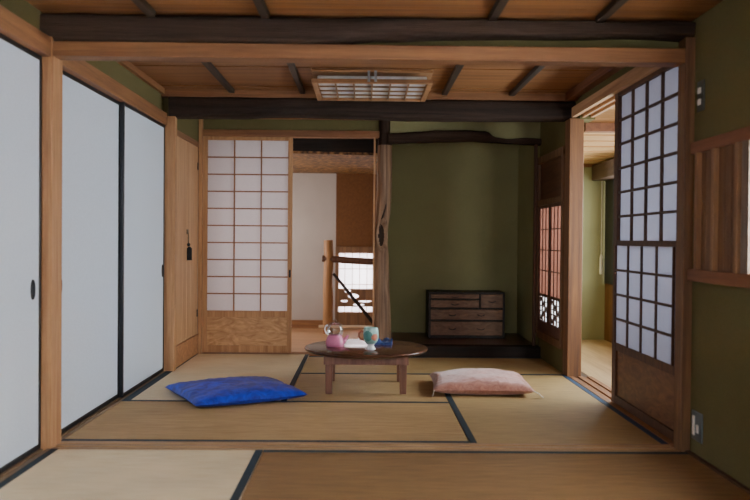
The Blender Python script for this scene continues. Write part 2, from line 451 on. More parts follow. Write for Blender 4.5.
# tree trunk alcove pillar
def trunk():
    pts = [(-.03, .124, .070), (.02, .124, .069), (.12, .128, .068), (.25, .126, .066), (.38, .125, .062), (.52, .120, .056), (.66, .119, .054), (.78, .118, .052), (.86, .114, .050), (.94, .110, .051), (1.02, .114, .053),
           (1.12, .124, .055), (1.25, .128, .057), (1.42, .130, .058), (1.55, .131, .057), (1.66, .132, .056), (1.75, .133, .055), (1.84, .133, .055)]
    rings = []; n = 64
    for z in [(-.03 + 1.87 * i / 180) for i in range(181)]:
        for a, b in zip(pts, pts[1:]):
            if a[0] <= z <= b[0] + 1e-6: break
        t = (z - a[0]) / (b[0] - a[0])
        cx = a[1] + (b[1] - a[1]) * t; r = a[2] + (b[2] - a[2]) * t
        ring = []
        for k in range(n):
            th = 2 * PI * k / n
            rr = r * (1 + .13 * mnoise.noise(Vector((math.cos(th) * 1.6, math.sin(th) * 1.6, z * 3.5))) + .035 * math.sin(3 * th + z * 5))
            # the hollow of a lost branch
            dz = (z - .935) / .095; dt = math.atan2(math.sin(th + PI / 2 - .12), math.cos(th + PI / 2 - .12)) / .72
            q = dz * dz + dt * dt
            if q < 1: rr -= .034 * (1 - q) ** .7
            elif q < 2.2: rr += .010 * (1 - abs(q - 1.6) / .6)
            ring.append((cx + rr * math.cos(th), 6.30 + rr * math.sin(th), z))
        rings.append(ring)
    bm = loft(B(), rings)
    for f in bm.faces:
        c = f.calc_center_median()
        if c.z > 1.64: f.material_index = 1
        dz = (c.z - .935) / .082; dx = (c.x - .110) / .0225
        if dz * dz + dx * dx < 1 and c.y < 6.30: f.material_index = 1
    o = struct('tree_trunk_pillar', bm, [TRUNK, TRUNKTOP], 'natural tree trunk pillar with a knot hollow at the left edge of the alcove', 'pillar', smooth=True)
    bm = B()
    tube(bm, [(.150, 6.257, 1.22), (.140, 6.250, 1.15), (.122, 6.250, 1.09), (.104, 6.252, 1.04), (.092, 6.258, .99)], [.004, .007, .008, .007, .004], 8)
    obj('bark_scar', bm, TRUNKTOP, o, smooth=True)
    return o
trunk()
struct('trim_7', box(B(), .046, .060, 6.262, 6.30, .0, 1.70), CEDAR_Z, 'pale thin jamb on the right side of the hall opening', 'trim')

# ------------------------------------------------------------------ CEILINGS
def ceiling(name, x0, x1, y0, y1, z, label, bw=.30, mat=CEIL_X, edge='X'):
    bm = B(); y = y0
    while y < y1 - .01:
        ye = min(y + bw, y1)
        box(bm, x0, x1, y + .0015, ye - .0015, z + (.0 if int((y - y0) / bw) % 2 else .004), z + .03)
        y = ye
    box(bm, x0, x1, y0, y1, z + .02, z + .04)
    return struct(name, bm, mat, label, 'ceiling')
ceiling('ceiling', -1.46, 1.46, 3.50, 5.60, 1.905, 'cedar board ceiling of the far tatami room')
ceiling('ceiling_near', -1.46, 1.46, -.6, 3.48, 1.852, 'cedar board ceiling of the near tatami room')
ceiling('ceiling_alcove', -1.46, 1.46, 5.60, 7.20, 1.90, 'ceiling over the closet and alcove zone')
n = 0
for x in (-.92, -.445, .51, .965):
    for (y0, y1, z, where) in ((3.52, 5.40, 1.905, 'far'), (.2, 3.38, 1.852, 'near')):
        nm = {-.92: 'first from the left', -.445: 'second from the left', .51: 'third from the left', .965: 'rightmost'}[x]
        lb = ('dark ceiling stick %s among those beside the ceiling lamp' if where == 'far' else 'dark ceiling stick %s among those in front of the near beam') % nm
        o = tag(obj('ceiling_batten', box(B(), -.018, .018, y0, y1, -.028, .0), DARKSTICK, bevel=.004, loc=(x, 0, z)), lb, 'ceiling stick', 'structure', 'dark sticks under the ceiling boards')
struct('trim_16', box(B(), -1.40, 1.40, 5.405, 5.48, 1.852, 1.905), CEDAR_X, 'cedar strip between the far ceiling boards and the far dark beam', 'trim')
struct('trim_8', box(B(), -1.42, -1.37, 3.53, 5.47, 1.868, 1.905), CEDAR_Y, 'cedar moulding where the far ceiling meets the left wall', 'trim')
struct('trim_9', box(B(), 1.33, 1.40, 3.53, 5.47, 1.85, 1.905), RED_Y, 'cedar moulding where the far ceiling meets the right wall', 'trim')

# ------------------------------------------------------------------ WALLS
struct('wall_left', box(B(), -1.46, -1.395, 3.53, 5.46, 1.735, 1.91), GREEN, 'green plaster band above the far white sliding doors', 'wall')
bm = B(); box(bm, -1.48, -1.40, -.6, 3.53, 1.74, 1.90); box(bm, -1.52, -1.46, -.6, 3.41, -.03, 1.72); box(bm, -1.52, -1.46, 3.41, 5.6, -.03, 1.72)
struct('wall_left_near', bm, GREEN, 'green plaster wall above the nearest white sliding door', 'wall')
bm = B(); box(bm, -1.40, -1.322, 5.47, 6.28, 1.645, 1.90); box(bm, -1.46, -1.40, 5.60, 6.40, -.03, 1.9)
struct('wall_left_closet', bm, GREEN, 'green plaster patch above the cedar closet doors', 'wall')
bm = B(); box(bm, -1.30, .11, 6.285, 6.345, 1.75, 1.91)
struct('wall_back', bm, GREEN, 'green plaster band above the back paper screen', 'wall')
bm = B(); box(bm, .16, 1.40, 6.262, 6.31, 1.68, 1.91)
struct('wall_back_alcove_band', bm, GREEN_LIFTED, 'green plaster above the crooked branch beam', 'wall')
bm = B(); box(bm, .12, 1.46, 7.12, 7.18, -.03, 1.92)
struct('wall_alcove', bm, GREEN_LIFTED, 'green plaster back wall of the alcove', 'wall')
bm = B(); box(bm, .10, .165, 6.36, 7.12, -.03, 1.91)
struct('wall_alcove_left', bm, GREEN_LIFTED, 'green plaster side wall between alcove and hall', 'wall')
bm = B(); box(bm, 1.345, 1.42, 6.25, 7.12, -.03, 1.91)
struct('wall_alcove_right', bm, GREEN_LIFTED, 'green plaster side wall inside the alcove', 'wall')
# right wall between far pillar and alcove, with window hole y 5.60..6.13, z .20..1.20
bm = B()
box(bm, 1.347, 1.42, 5.43, 6.25, 1.53, 1.91); box(bm, 1.347, 1.42, 5.43, 6.25, -.03, .20)
box(bm, 1.347, 1.42, 5.43, 5.47, .20, 1.53); box(bm, 1.347, 1.42, 6.23, 6.25, .20, 1.53)
struct('wall_right_back', bm, GREEN, 'green plaster wall around the reed window beside the alcove', 'wall')
struct('wall_right', box(box(B(), 1.385, 1.45, 3.53, 5.285, 1.785, 1.91), 1.40, 1.50, 5.286, 5.47, 1.712, 1.91), GREEN, 'green plaster band above the right lintel', 'wall')
struct('wall_front_band', box(B(), -1.40, 1.385, 3.50, 3.522, 1.72, 1.91), GREEN, 'green plaster strip between front lintel and near dark beam', 'wall')
# near right wall with window opening
bm = B()
box(bm, 1.386, 1.50, -.6, 3.54, -.03, .765); box(bm, 1.386, 1.50, -.6, 3.54, 1.305, 1.87)
box(bm, 1.386, 1.50, 2.93, 3.54, .765, 1.305); box(bm, 1.386, 1.50, -.6, .4, .765, 1.305)
struct('wall_right_near', bm, GREEN, 'dark green plaster wall at the right of the near room', 'wall')
struct('baseboard_right', box(B(), 1.366, 1.39, .3, 3.41, -.03, .008), FRAME_DK, 'dark thin baseboard strip along the near right wall', 'baseboard')

# near right lattice window
w1 = struct('window_1', box(box(B(), 1.366, 1.40, .4, 3.40, 1.275, 1.325), 1.362, 1.40, .4, 3.41, .737, .788), RED_Y, 'wooden slatted window panel between two rails on the near right wall', 'window', bevel=.003)
bm = B()
y = 3.335
while y > 2.94:
    box(bm, 1.376 + (.003 if int(y * 100) % 2 else 0), 1.386, y - .058, y - .002, .788, 1.275); y -= .06
obj('board_panel', bm, RED_Z, w1)
for y in (3.335, 3.175, 2.975):
    obj('batten', box(B(), 1.358, 1.388, y - .026, y, .788, 1.275), BATTENW, w1, bevel=.002)
obj('jamb', box(B(), 1.366, 1.44, 2.875, 2.932, .788, 1.275), wood('grey_jamb', '#6d5c4e', '#8a7767', 'Z'), w1)
obj('paper_pane', box(B(), 1.43, 1.434, .4, 2.92, .77, 1.30), PAPER_BRIGHT, w1)

# ------------------------------------------------------------------ FUSUMA DOORS (left)
def fusuma(name, xf, y0, y1, zt, pull_y, label):
    th = .022
    bm = B(); s = .018
    box(bm, xf - th, xf, y0, y0 + s, .004, zt); box(bm, xf - th, xf, y1 - s, y1, .004, zt)
    box(bm, xf - th, xf, y0 + s, y1 - s, .004, .004 + s * 1.2); box(bm, xf - th, xf, y0 + s, y1 - s, zt - s * 1.2, zt)
    d = struct(name, bm, BLACKLAC, label, 'sliding door', bevel=.002)
    obj('paper_panel', box(B(), xf - th + .003, xf - .004, y0 + s, y1 - s, .004 + s * 1.2, zt - s * 1.2), FUSUMA, d)
    bm = B()
    rings = lathe(bm, [(.0, .0005), (.016, .0005), (.019, .004), (.021, .0045), (.022, .0005)], n=28)
    p = obj('door_pull', bm, PULL, d, smooth=True)
    p.matrix_local = Matrix.Translation((xf - .004, pull_y, .682)) @ Matrix.Rotation(PI / 2, 4, 'Y') @ Matrix.Diagonal((1.95, 1.0, 1, 1))
    return d
fusuma('door_1', -1.388, 2.42, 3.405, 1.664, 3.325, 'white paper sliding door in black frame, nearest the viewer on the left')
fusuma('door_2', -1.392, 3.535, 4.50, 1.66, 3.63, 'white paper sliding door in black frame just behind the left pillar')
fusuma('door_3', -1.368, 4.49, 5.408, 1.66, 5.368, 'white paper sliding door in black frame beside the cedar closet')
fusuma('door_8', -1.414, 1.45, 2.45, 1.664, 1.55, 'white paper sliding door in black frame slid behind the nearest one')

# ------------------------------------------------------------------ CEDAR CLOSET
XC = -1.322
struct('trim_10', box(B(), -1.38, XC + .004, 5.468, 6.262, 1.612, 1.65), CEDAR_Y, 'wooden header above the cedar closet doors', 'trim')
struct('trim_11', box(box(B(), -1.38, XC + .003, 5.468, 6.262, -.03, .13), -1.38, XC + .010, 5.468, 6.262, .13, .152), burl('burl_base', '#95613d', '#bd8a60', 'Y'), 'wooden base board under the cedar closet doors', 'trim')
def closet(name, y0, y1, label, hinge):
    bm = B(); k = 3; w = (y1 - y0) / k
    for i in range(k): box(bm, XC - .022, XC, y0 + i * w + .0012, y0 + (i + 1) * w - .0012, .156, 1.609)
    d = struct(name, bm, DOORWOOD, label, 'closet door', bevel=.0015)
    for z in hinge: obj('hinge', box(B(), XC - .002, XC + .006, y1 - .028, y1 - .004, z - .028, z + .028), PULL, d)
    return d
closet('door_4', 5.471, 5.880, 'cedar closet door leaf next to the pillar', ())
closet('door_5', 5.883, 6.258, 'cedar closet door leaf next to the back paper screen', (.32, 1.46))
t = thing('hanging_tassel', 'dark tassel on an aged metal latch hanging at the closet door seam', 'tassel', (XC, 5.885, .745))
bm = B(); box(bm, 0, .004, -.022, .030, .185, .222); box(bm, .004, .007, -.016, .024, .19, .217)
obj('latch_plate', bm, BRASS, t, bevel=.001)
obj('cord', tube(B(), [(.008, .0, .20), (.010, .004, .16), (.010, .0, .115)], .004, 8), BRASS, t, smooth=True)
obj('knot', lathe(B(), [(0, -.012), (.008, -.010), (.013, 0), (.009, .010), (0, .013)], (.012, 0, .108), 16), TASSELM, t, smooth=True)
bm = B()
lathe(bm, [(0, .0), (.0165, .0), (.017, .05), (.015, .082), (.008, .094), (0, .096)], (.0172, 0, 0), 18)
for k in range(18):
    a = 2 * PI * k / 18
    tube(bm, [(.0172 + .0165 * math.cos(a), .0165 * math.sin(a), .085), (.0172 + .0168 * math.cos(a), .0175 * math.sin(a), -.006)], .0022, 5)
obj('fringe', bm, TASSELM, t, smooth=True)

# ------------------------------------------------------------------ BACK SHOJI
def grid(bm, f, u0, u1, z0, z1, nc, nr, bw, w0, w1):
    for i in range(1, nc):
        u = u0 + (u1 - u0) * i / nc
        box(bm, u - bw / 2, u + bw / 2, w0, w1, z0, z1, f)
    for j in range(1, nr):
        z = z0 + (z1 - z0) * j / nr
        box(bm, u0, u1, w0 + .001, w1 - .001, z - bw / 2, z + bw / 2, f)
    return bm
IDN = lambda u, w, z: (u, w, z)
d = B()
x0, x1 = -1.288, -.590
for a in ((x0, x0 + .034, .008, 1.70), (x1 - .034, x1, .008, 1.70)): box(d, a[0], a[1], 6.285, 6.315, a[2], a[3])
for a in ((.008, .062), (.285, .335), (1.672, 1.70)): box(d, x0 + .034, x1 - .034, 6.286, 6.314, a[0], a[1])
d6 = struct('door_6', d, CEDAR_Z, 'paper screen door with wooden lattice and burl base at the back left', 'sliding screen', bevel=.002)
obj('lattice', grid(B(), IDN, x0 + .034, x1 - .034, .335, 1.672, 3, 10, .010, 6.287, 6.302), LATTICE, d6)
obj('paper', box(B(), x0 + .03, x1 - .03, 6.303, 6.305, .33, 1.68), PAPER, d6)
obj('lower_panel', box(B(), x0 + .034, x1 - .034, 6.296, 6.304, .062, .285), PANEL_BURL, d6)
obj('door_pull', box(B(), x1 - .022, x1 - .008, 6.281, 6.286, .60, .66), PULL, d6)

# ------------------------------------------------------------------ RIGHT SHOJI (snow-viewing type)
FX = lambda u, w, z: (w, u, z)       # u runs along Y, w is X
y0, y1 = 3.530, 4.470
d = B()
for a in ((y0, y0 + .036, .006, 1.735), (y1 - .062, y1, .006, 1.735)): box(d, a[0], a[1], 1.374, 1.410, a[2], a[3], FX)
for a in ((.006, .05), (.300, .345), (.880, .908), (1.703, 1.735)): box(d, y0 + .036, y1 - .062, 1.375, 1.409, a[0], a[1], FX)
d7 = struct('door_7', d, FRAME_DK, 'tall paper screen door with lattice darkened as backlit on the right side', 'sliding screen', bevel=.002)
obj('lattice', grid(B(), FX, y0 + .036, y1 - .062, .908, 1.703, 4, 6, .013, 1.378, 1.392), LATTICE_BACKLIT, d7)
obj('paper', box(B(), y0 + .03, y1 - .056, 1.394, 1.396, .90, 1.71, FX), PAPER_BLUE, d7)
ls = obj('lower_sash', box(box(B(), y0 + .036, y0 + .046, 1.362, 1.374, .345, .880, FX), y1 - .074, y1 - .062, 1.362, 1.374, .345, .880, FX), FRAME_DK, d7)
obj('sash_lattice', grid(B(), FX, y0 + .046, y1 - .074, .345, .880, 4, 4, .013, 1.362, 1.372), LATTICE_BACKLIT, ls)
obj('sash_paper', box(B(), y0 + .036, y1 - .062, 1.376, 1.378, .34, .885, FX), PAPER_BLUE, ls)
obj('lower_panel', box(B(), y0 + .036, y1 - .062, 1.386, 1.394, .05, .300, FX), PANEL_BURL_DK, d7)

# ------------------------------------------------------------------ REED WINDOW beside the alcove
FX = lambda u, w, z: (w - .027, u, z)
ya, yb = 5.44, 6.245
fr = B()
for a in ((ya, ya + .035, .18, 1.53), (yb - .035, yb, .18, 1.53)): box(fr, a[0], a[1], 1.350, 1.40, a[2], a[3], FX)
for a in ((.16, .215), (1.175, 1.215), (1.495, 1.55)): box(fr, ya + (.035 if a[0] < 1.4 else -.0), yb - (.035 if a[0] < 1.4 else -.0), 1.351, 1.40, a[0], a[1], FX)
w2 = struct('window_2', fr, RED_Z, 'narrow window with reed screens and white openwork beside the alcove', 'window', bevel=.003)
obj('upper_board', box(B(), ya + .035, yb - .035, 1.372, 1.386, 1.215, 1.495, FX), wood('upper_board', '#4a2c1d', '#6b432d', 'Y'), w2)
ym = (ya + yb) / 2
for (s0, s1) in ((ya + .037, ym - .002), (ym + .002, yb - .037)):
    bm = B()
    for a in ((s0, s0 + .024, .217, 1.173), (s1 - .024, s1, .217, 1.173)): box(bm, a[0], a[1], 1.358, 1.380, a[2], a[3], FX)
    for a in ((.217, .30), (.482, .502), (1.15, 1.173)): box(bm, s0 + .024, s1 - .024, 1.359, 1.379, a[0], a[1], FX)
    sash = obj('sash', bm, SASHW, w2)
    bm = B()
    for i in range(1, 3): u = s0 + .024 + (s1 - s0 - .048) * i / 3; box(bm, u - .003, u + .003, 1.360, 1.366, .502, 1.15, FX)
    for z in (.68, .835, .99): box(bm, s0 + .024, s1 - .024, 1.360, 1.367, z - .004, z + .004, FX)
    obj('bars', bm, FRAME_DK, sash)
    obj('reed_screen', box(B(), s0 + .02, s1 - .02, 1.369, 1.371, .497, 1.155, FX), REED, sash)
    # openwork: interlocking square kumiko with paper behind
    bm = B(); a0, a1 = s0 + .060, s1 - .060; z0, z1 = .30, .482
    W = a1 - a0; Hh = z1 - z0
    for q in ((s0 + .024, a0), (a1, s1 - .024)): box(bm, q[0], q[1], 1.3595, 1.3685, z0, z1, FX)
    for i in range(1, 3):
        u = a0 + W * i / 3
        box(bm, u - .008, u + .008, 1.360, 1.368, z0, z1, FX)
    for j in range(1, 5):
        z = z0 + Hh * j / 5
        box(bm, a0, a1, 1.361, 1.367, z - .004, z + .004, FX)
    for (i, j) in ((1, 1), (1, 3), (0, 2), (2, 0), (2, 4)):
        box(bm, a0 + W * (i + .15) / 3, a0 + W * (i + .85) / 3, 1.3595, 1.3685, z0 + Hh * (j + .2) / 5, z0 + Hh * (j + .8) / 5, FX)
    obj('openwork', bm, SASHW, sash)
    obj('openwork_paper', box(B(), a0 - .003, a1 + .003, 1.370, 1.372, z0 - .003, z1 + .003, FX), PAPER_BRIGHT, sash)

# ------------------------------------------------------------------ ALCOVE PLATFORM + CHEST
struct('floor_alcove', box(B(), .165, 1.345, 6.28, 7.12, -.03, .078), TOKOBOARD, 'dark reddish board floor of the alcove', 'floor')
struct('trim_12', box(B(), .165, 1.346, 6.155, 6.285, -.03, .083), TOKOFRONT, 'black lacquered front step of the alcove', 'trim', bevel=.003)

ch = thing('chest_of_drawers', 'low dark wooden chest of drawers standing in the green alcove', 'chest', (.845, 6.88, .078))
hw, hd, hh = .322, .16, .388
bm = B()
box(bm, -hw, hw, -hd, hd, hh - .016, hh); box(bm, -hw, hw, -hd, hd, .0, .022)
box(bm, -hw, -hw + .02, -hd, hd, .022, hh - .016); box(bm, hw - .02, hw, -hd, hd, .022, hh - .016)
box(bm, -hw + .02, hw - .02, hd - .015, hd, .022, hh - .016)
for z in (.148, .250): box(bm, -hw + .02, hw - .02, -hd + .004, hd - .02, z - .006, z + .006)
box(bm, .105, .117, -hd + .004, hd - .02, .256, hh - .016)
box(bm, -hw + .02, .105, -hd + .004, hd - .02, .322, .332)
obj('carcass', bm, CHESTDK, ch, bevel=.002)
for nm, x0, x1, z0, z1 in (('drawer', -.305, .305, .024, .140), ('drawer', -.305, .305, .156, .242), ('drawer', -.305, .103, .258, .320), ('drawer', -.305, .103, .334, .370), ('door', .119, .305, .258, .370)):
    dr = obj(nm, box(B(), x0, x1, -hd + .001, -hd + .03, z0, z1), CHESTWOOD, ch, bevel=.002)
    ms = (x0 * .6 + x1 * .4 - .06, x0 * .4 + x1 * .6 + .06) if x1 - x0 > .5 else ((x0 + x1) / 2,)
    for mx in ms:
        bm = B(); zc = (z0 + z1) / 2
        tube(bm, [(mx - .028, -hd + .001, zc), (mx - .026, -hd - .010, zc - .004), (mx, -hd - .013, zc - .010), (mx + .026, -hd - .010, zc - .004), (mx + .028, -hd + .001, zc)], .0028, 8)
        obj('handle', bm, PULL, dr, smooth=True)

# ------------------------------------------------------------------ HALL behind
bm = B(); box(bm, -1.66, -1.60, 6.36, 8.16, -.03, 1.9)
struct('wall_hall_left', bm, WHITEWALL, 'left wall of the hall behind the paper screen', 'wall')
bm = B(); box(bm, -1.60, -.31, 8.10, 8.16, -.03, 1.7)
struct('wall_hall_back', bm, WHITEWALL, 'pale white plaster wall panel seen through the hall opening', 'wall')
bm = B(); box(bm, -.31, .16, 8.085, 8.16, .81, 1.7); box(bm, -.31, .16, 8.085, 8.16, -.03, .06)
struct('wall_hall_board', bm, BROWNBOARD, 'brown board wall above the bright hall window', 'wall')
struct('baseboard_hall', box(B(), -1.60, -.312, 8.07, 8.10, .0, .085), CEDAR_X, 'wooden baseboard under the pale hall wall', 'baseboard')
struct('wall_hall_right', box(B(), .10, .16, 7.18, 8.16, -.03, 1.9), WHITEWALL, 'side wall of the hall behind the alcove', 'wall')
bm = B()
vs = [bm.verts.new(p) for p in ((-1.6, 6.50, 1.612), (.12, 6.50, 1.585), (.12, 8.10, 1.565), (-1.6, 8.10, 1.575), (-1.6, 6.50, 1.632), (.12, 6.50, 1.605), (.12, 8.10, 1.585), (-1.6, 8.10, 1.595))]
for q in ((0, 3, 2, 1), (4, 5, 6, 7), (0, 1, 5, 4), (1, 2, 6, 5), (2, 3, 7, 6), (3, 0, 4, 7)): bm.faces.new([vs[i] for i in q])
struct('ceiling_hall', bm, AJIRO, 'low woven bark ceiling inside the hall', 'ceiling')
struct('wall_hall_gap_shade', box(B(), -1.6, .12, 6.52, 6.56, 1.60, 1.91), TOKOFRONT, 'dark board standing in for the shaded gap above the woven hall ceiling', 'wall')  # dark sheet put in for the shade of the gap over the ceiling

# hall window
fr = B()
xa, xb = -.312, .10
for a in ((xa, xa + .034, .04, .83), (xb - .02, xb, .065, .81)): box(fr, a[0], a[1], 8.05, 8.10, a[2], a[3])
for a in ((.04, .172), (.765, .83)): box(fr, xa + .022, xb - .02, 8.05, 8.10, a[0], a[1])
w3 = struct('window_3', fr, RED_Z, 'bright paper window with wooden rails at the end of the hall', 'window', bevel=.002)
obj('lattice', grid(B(), IDN, xa + .022, xb - .02, .135, .765, 5, 4, .006, 8.055, 8.062), LATTICE, w3)
obj('paper', box(B(), xa + .01, xb - .01, 8.066, 8.068, .13, .77), PAPER, w3)
def cutout_board(name, x0, x1, z0, z1, holes, y, depth, mat, parent):
    cu = bpy.data.curves.new(name + '_curve', 'CURVE'); cu.dimensions = '2D'; cu.fill_mode = 'BOTH'; cu.extrude = depth / 2
    def poly(pts):
        s = cu.splines.new('POLY'); s.points.add(len(pts) - 1)
        for p, q in zip(s.points, pts): p.co = (q[0], q[1], 0, 1)
        s.use_cyclic_u = True
    poly([(x0, z0), (x1, z0), (x1, z1), (x0, z1)])
    for cx, cz, rx, rz in holes:
        poly([(cx + rx * math.cos(2 * PI * k / 24) * (1 + .12 * math.cos(4 * PI * k / 24)), cz + rz * math.sin(2 * PI * k / 24)) for k in range(24)])
    tmp = bpy.data.objects.new(name + '_tmp', cu); COL.objects.link(tmp)
    me = bpy.data.meshes.new_from_object(tmp.evaluated_get(bpy.context.evaluated_depsgraph_get()))
    bpy.data.objects.remove(tmp); bpy.data.curves.remove(cu)
    me.transform(Matrix.Rotation(PI / 2, 4, 'X')); me.transform(Matrix.Translation((0, y, 0)))
    me.materials.clear(); me.materials.append(mat)
    o = bpy.data.objects.new(name, me); COL.objects.link(o); o.parent = parent
    return o
S = 8.04 / 800
def hx(px): return (315 + px / 5 - 366) * S
def hz(py): return .9 - (235 + py / 5 - 239.2) * S
cutout_board('carved_board', xa + .022, xb - .02, hz(356), hz(266),
    [(hx(192), hz(303), .048, .024), (hx(171), hz(275), .013, .010), (hx(152), hz(281), .011, .008), (hx(145), hz(327), .030, .013), (hx(250), hz(328), .060, .012), (hx(218), hz(346), .052, .0095)],
    8.045, .012, RED_Z, w3)

# log railing in the hall
rl = thing('log_railing', 'rustic log railing standing before the bright hall window', 'railing', (-.36, 7.62, .004))
def wobble(p0, p1, r0, r1, seed, k=12, amp=.006, n=14):
    p0, p1 = Vector(p0), Vector(p1); pts = []; rr = []
    for i in range(k + 1):
        t = i / k; p = p0.lerp(p1, t)
        if 0 < i < k: p += Vector((mnoise.noise(Vector((seed, t * 3, 0))), mnoise.noise(Vector((seed + 5, t * 3, 0))), mnoise.noise(Vector((seed + 9, t * 3, 0))))) * amp
        pts.append(p); rr.append(r0 + (r1 - r0) * t + .003 * mnoise.noise(Vector((seed, t * 6, 3))))
    return tube(B(), pts, rr, n)
obj('post', wobble((0, 0, 0), (-.005, 0, .89), .049, .044, 1, 14, .012), wood('rail_log', '#7a4f2e', '#ad7b4c', 'Z'), rl, smooth=True)
obj('top_rail', wobble((-.06, -.01, .715), (.452, -.01, .685), .032, .034, 3), FRAME_DK, rl, smooth=True)
obj('bottom_rail', box(B(), -.09, .44, -.03, .012, .055, .080), wood('pale_rail', '#b99572', '#d8bd9c', 'X'), rl, bevel=.003)
obj('brace', wobble((.045, -.055, .575), (.452, -.055, .085), .014, .018, 6, 10, .004), TOKOFRONT, rl, smooth=True)

# ------------------------------------------------------------------ VERANDA beyond the right opening
struct('wall_veranda_back', box(B(), 1.42, 2.26, 7.35, 7.41, -.03, 1.95), GREEN_LT, 'yellow green plaster end wall of the veranda', 'wall')
bm = B(); box(bm, 2.20, 2.26, 2.6, 7.35, -.03, .52); box(bm, 2.20, 2.26, 2.6, 7.35, 1.50, 1.95)
struct('wall_veranda_right', bm, wood('veranda_reed', '#5f3b22', '#80542f', 'Z', 1.5), 'orange wooden low wall under the veranda window', 'wall')
w4 = struct('window_4', box(box(B(), 2.185, 2.24, 7.06, 7.32, .52, 1.50), 2.19, 2.24, 2.6, 7.06, .52, .56), ALU, 'dark framed veranda window at the outer wall', 'window')
for y in (2.9, 4.3, 5.7): obj('mullion', box(B(), 2.20, 2.235, y - .025, y + .025, .56, 1.50), ALU, w4, bevel=.002)
obj('glass_pane', box(B(), 2.214, 2.218, 2.6, 7.06, .56, 1.50), GLASS, w4)
struct('trim_13', box(B(), 1.48, 2.2, 5.45, 5.53, 1.655, 1.715), RED_Y, 'wooden cross beam under the veranda ceiling', 'trim', bevel=.003)
bm = B()
y = 5.53
i = 0
while y < 7.34:
    ye = min(y + .26, 7.35); box(bm, 1.42, 2.2, y, ye - .002, 1.68 - .04 * (y - 5.5), 1.72); y = ye
struct('ceiling_veranda', bm, VCEIL, 'honey coloured plank ceiling of the veranda', 'ceiling')
struct('ceiling_veranda_front', box(B(), 1.47, 2.2, 2.6, 5.46, 1.80, 1.83), VCEIL, 'pale ceiling of the veranda near the paper screen', 'ceiling')
struct('wall_veranda_over', box(B(), 1.48, 2.2, 5.49, 5.53, 1.715, 1.83), VCEIL, 'pale board above the veranda cross beam', 'wall')
struct('trim_14', box(B(), 1.42, 2.2, 7.325, 7.352, 1.585, 1.625), RED_Y, 'wooden moulding on top of the veranda end wall', 'trim')
struct('trim_15', box(B(), 2.06, 2.2, 6.55, 7.33, 1.46, 1.60), wood('pelmet', '#3d2719', '#523826', 'Y'), 'brown curtain box above the veranda window', 'trim', bevel=.004)
cd = thing('blind_cord', 'white pull cord with grip hanging on the veranda end wall', 'cord', (2.155, 7.325, .60))
obj('cord', tube(B(), [(0, 0, .17), (0, 0, .55), (0, 0, .92)], .003, 6), WHITEPL, cd, smooth=True)
obj('grip', lathe(B(), [(0, 0), (.014, .004), (.016, .03), (.015, .15), (.008, .185), (0, .19)], (0, 0, 0), 16), WHITEPL, cd, smooth=True)

# ------------------------------------------------------------------ WALL FITTINGS (near right wall)
ot = thing('wall_outlet', 'grey metal socket plate low on the near right wall', 'wall outlet', (1.386, 3.335, .128))
obj('plate', box(B(), -.006, 0, -.055, .05, -.062, .062), GREYPLATE, ot, bevel=.003)
obj('socket', box(B(), -.010, -.006, .012, .036, -.040, .042), WHITEPL, ot, bevel=.002)
obj('switch', box(B(), -.010, -.006, -.026, -.004, -.026, .010), WHITEPL, ot, bevel=.002)
sw = thing('light_switch', 'narrow grey switch plate with two white buttons high on the near right wall', 'light switch', (1.386, 3.335, 1.515))
obj('plate', box(B(), -.005, 0, -.030, .040, -.064, .064), plain('switch_plate', '#3d4238', .4, .5, .3, .08), sw, bevel=.003)
for z in (.022, -.026): obj('button', box(B(), -.011, -.006, -.006, .022, z - .012, z + .013), WHITEPL, sw, bevel=.002)

# ------------------------------------------------------------------ CEILING LAMP
lp = thing('ceiling_lamp', 'square wooden lattice lamp with white shade hanging under the far ceiling', 'ceiling lamp', (.017, 5.03, 1.835))
bm = B()
box(bm, -.36, .36, -.31, .31, .052, .070)
obj('base_board', bm, LAMPWOOD, lp, bevel=.006)
bm = B()
for s in (-1, 1): box(bm, s * .345 - .012, s * .345 + .012, -.30, .30, .018, .052)
for s in (-1, 1): box(bm, -.345, .345, s * .29 - .010, s * .29 + .010, .018, .052)
obj('shade', box(B(), -.325, .325, -.28, .28, .004, .036), LAMPWHITE, lp, bevel=.006)
fr = B()
for a in ((-.358, -.328), (.328, .358)): box(fr, a[0], a[1], -.31, .31, -.012, .012)
for a in ((-.31, -.280), (.280, .31)): box(fr, -.328, .328, a[0], a[1], -.012, .012)
obj('frame', fr, LAMPWOOD, lp, bevel=.002)
obj('lattice', grid(B(), lambda u, w, z: (u, z, w), -.328, .328, -.28, .28, 6, 4, .009, -.008, .003), LAMPBAR, lp)
for x in (-.02, .02): obj('hanger', box(B(), x - .008, x + .008, -.318, -.31, -.004, .06), TUBEMETAL, lp)

# ------------------------------------------------------------------ TABLE
tb = thing('round_low_table', 'round dark wooden low table standing on the half tatami mat', 'table', (-.005, 4.865, .002))
R = .375
prof = [(0, .222), (.30, .222), (R - .020, .224), (R - .004, .232), (R, .240), (R - .003, .246), (R - .010, .249), (0, .249)]
obj('tabletop', lathe(B(), prof, n=72), TABLE, tb, smooth=True)
L = .222
for sx in (-1, 1):
    for sy in (-1, 1):
        obj('leg', taper(B(), sx * .216, sy * .206, .019, .017, .022, .022, 0, .222), TABLELEG, tb, bevel=.003)
for s in (-1, 1):
    obj('apron', box(B(), -.246, .246, s * .228, s * .244, .174, .222), TABLELEG, tb, bevel=.002)
    obj('apron', box(B(), s * .239 - .007, s * .239 + .007, -.228, .228, .174, .222), TABLELEG, tb, bevel=.002)

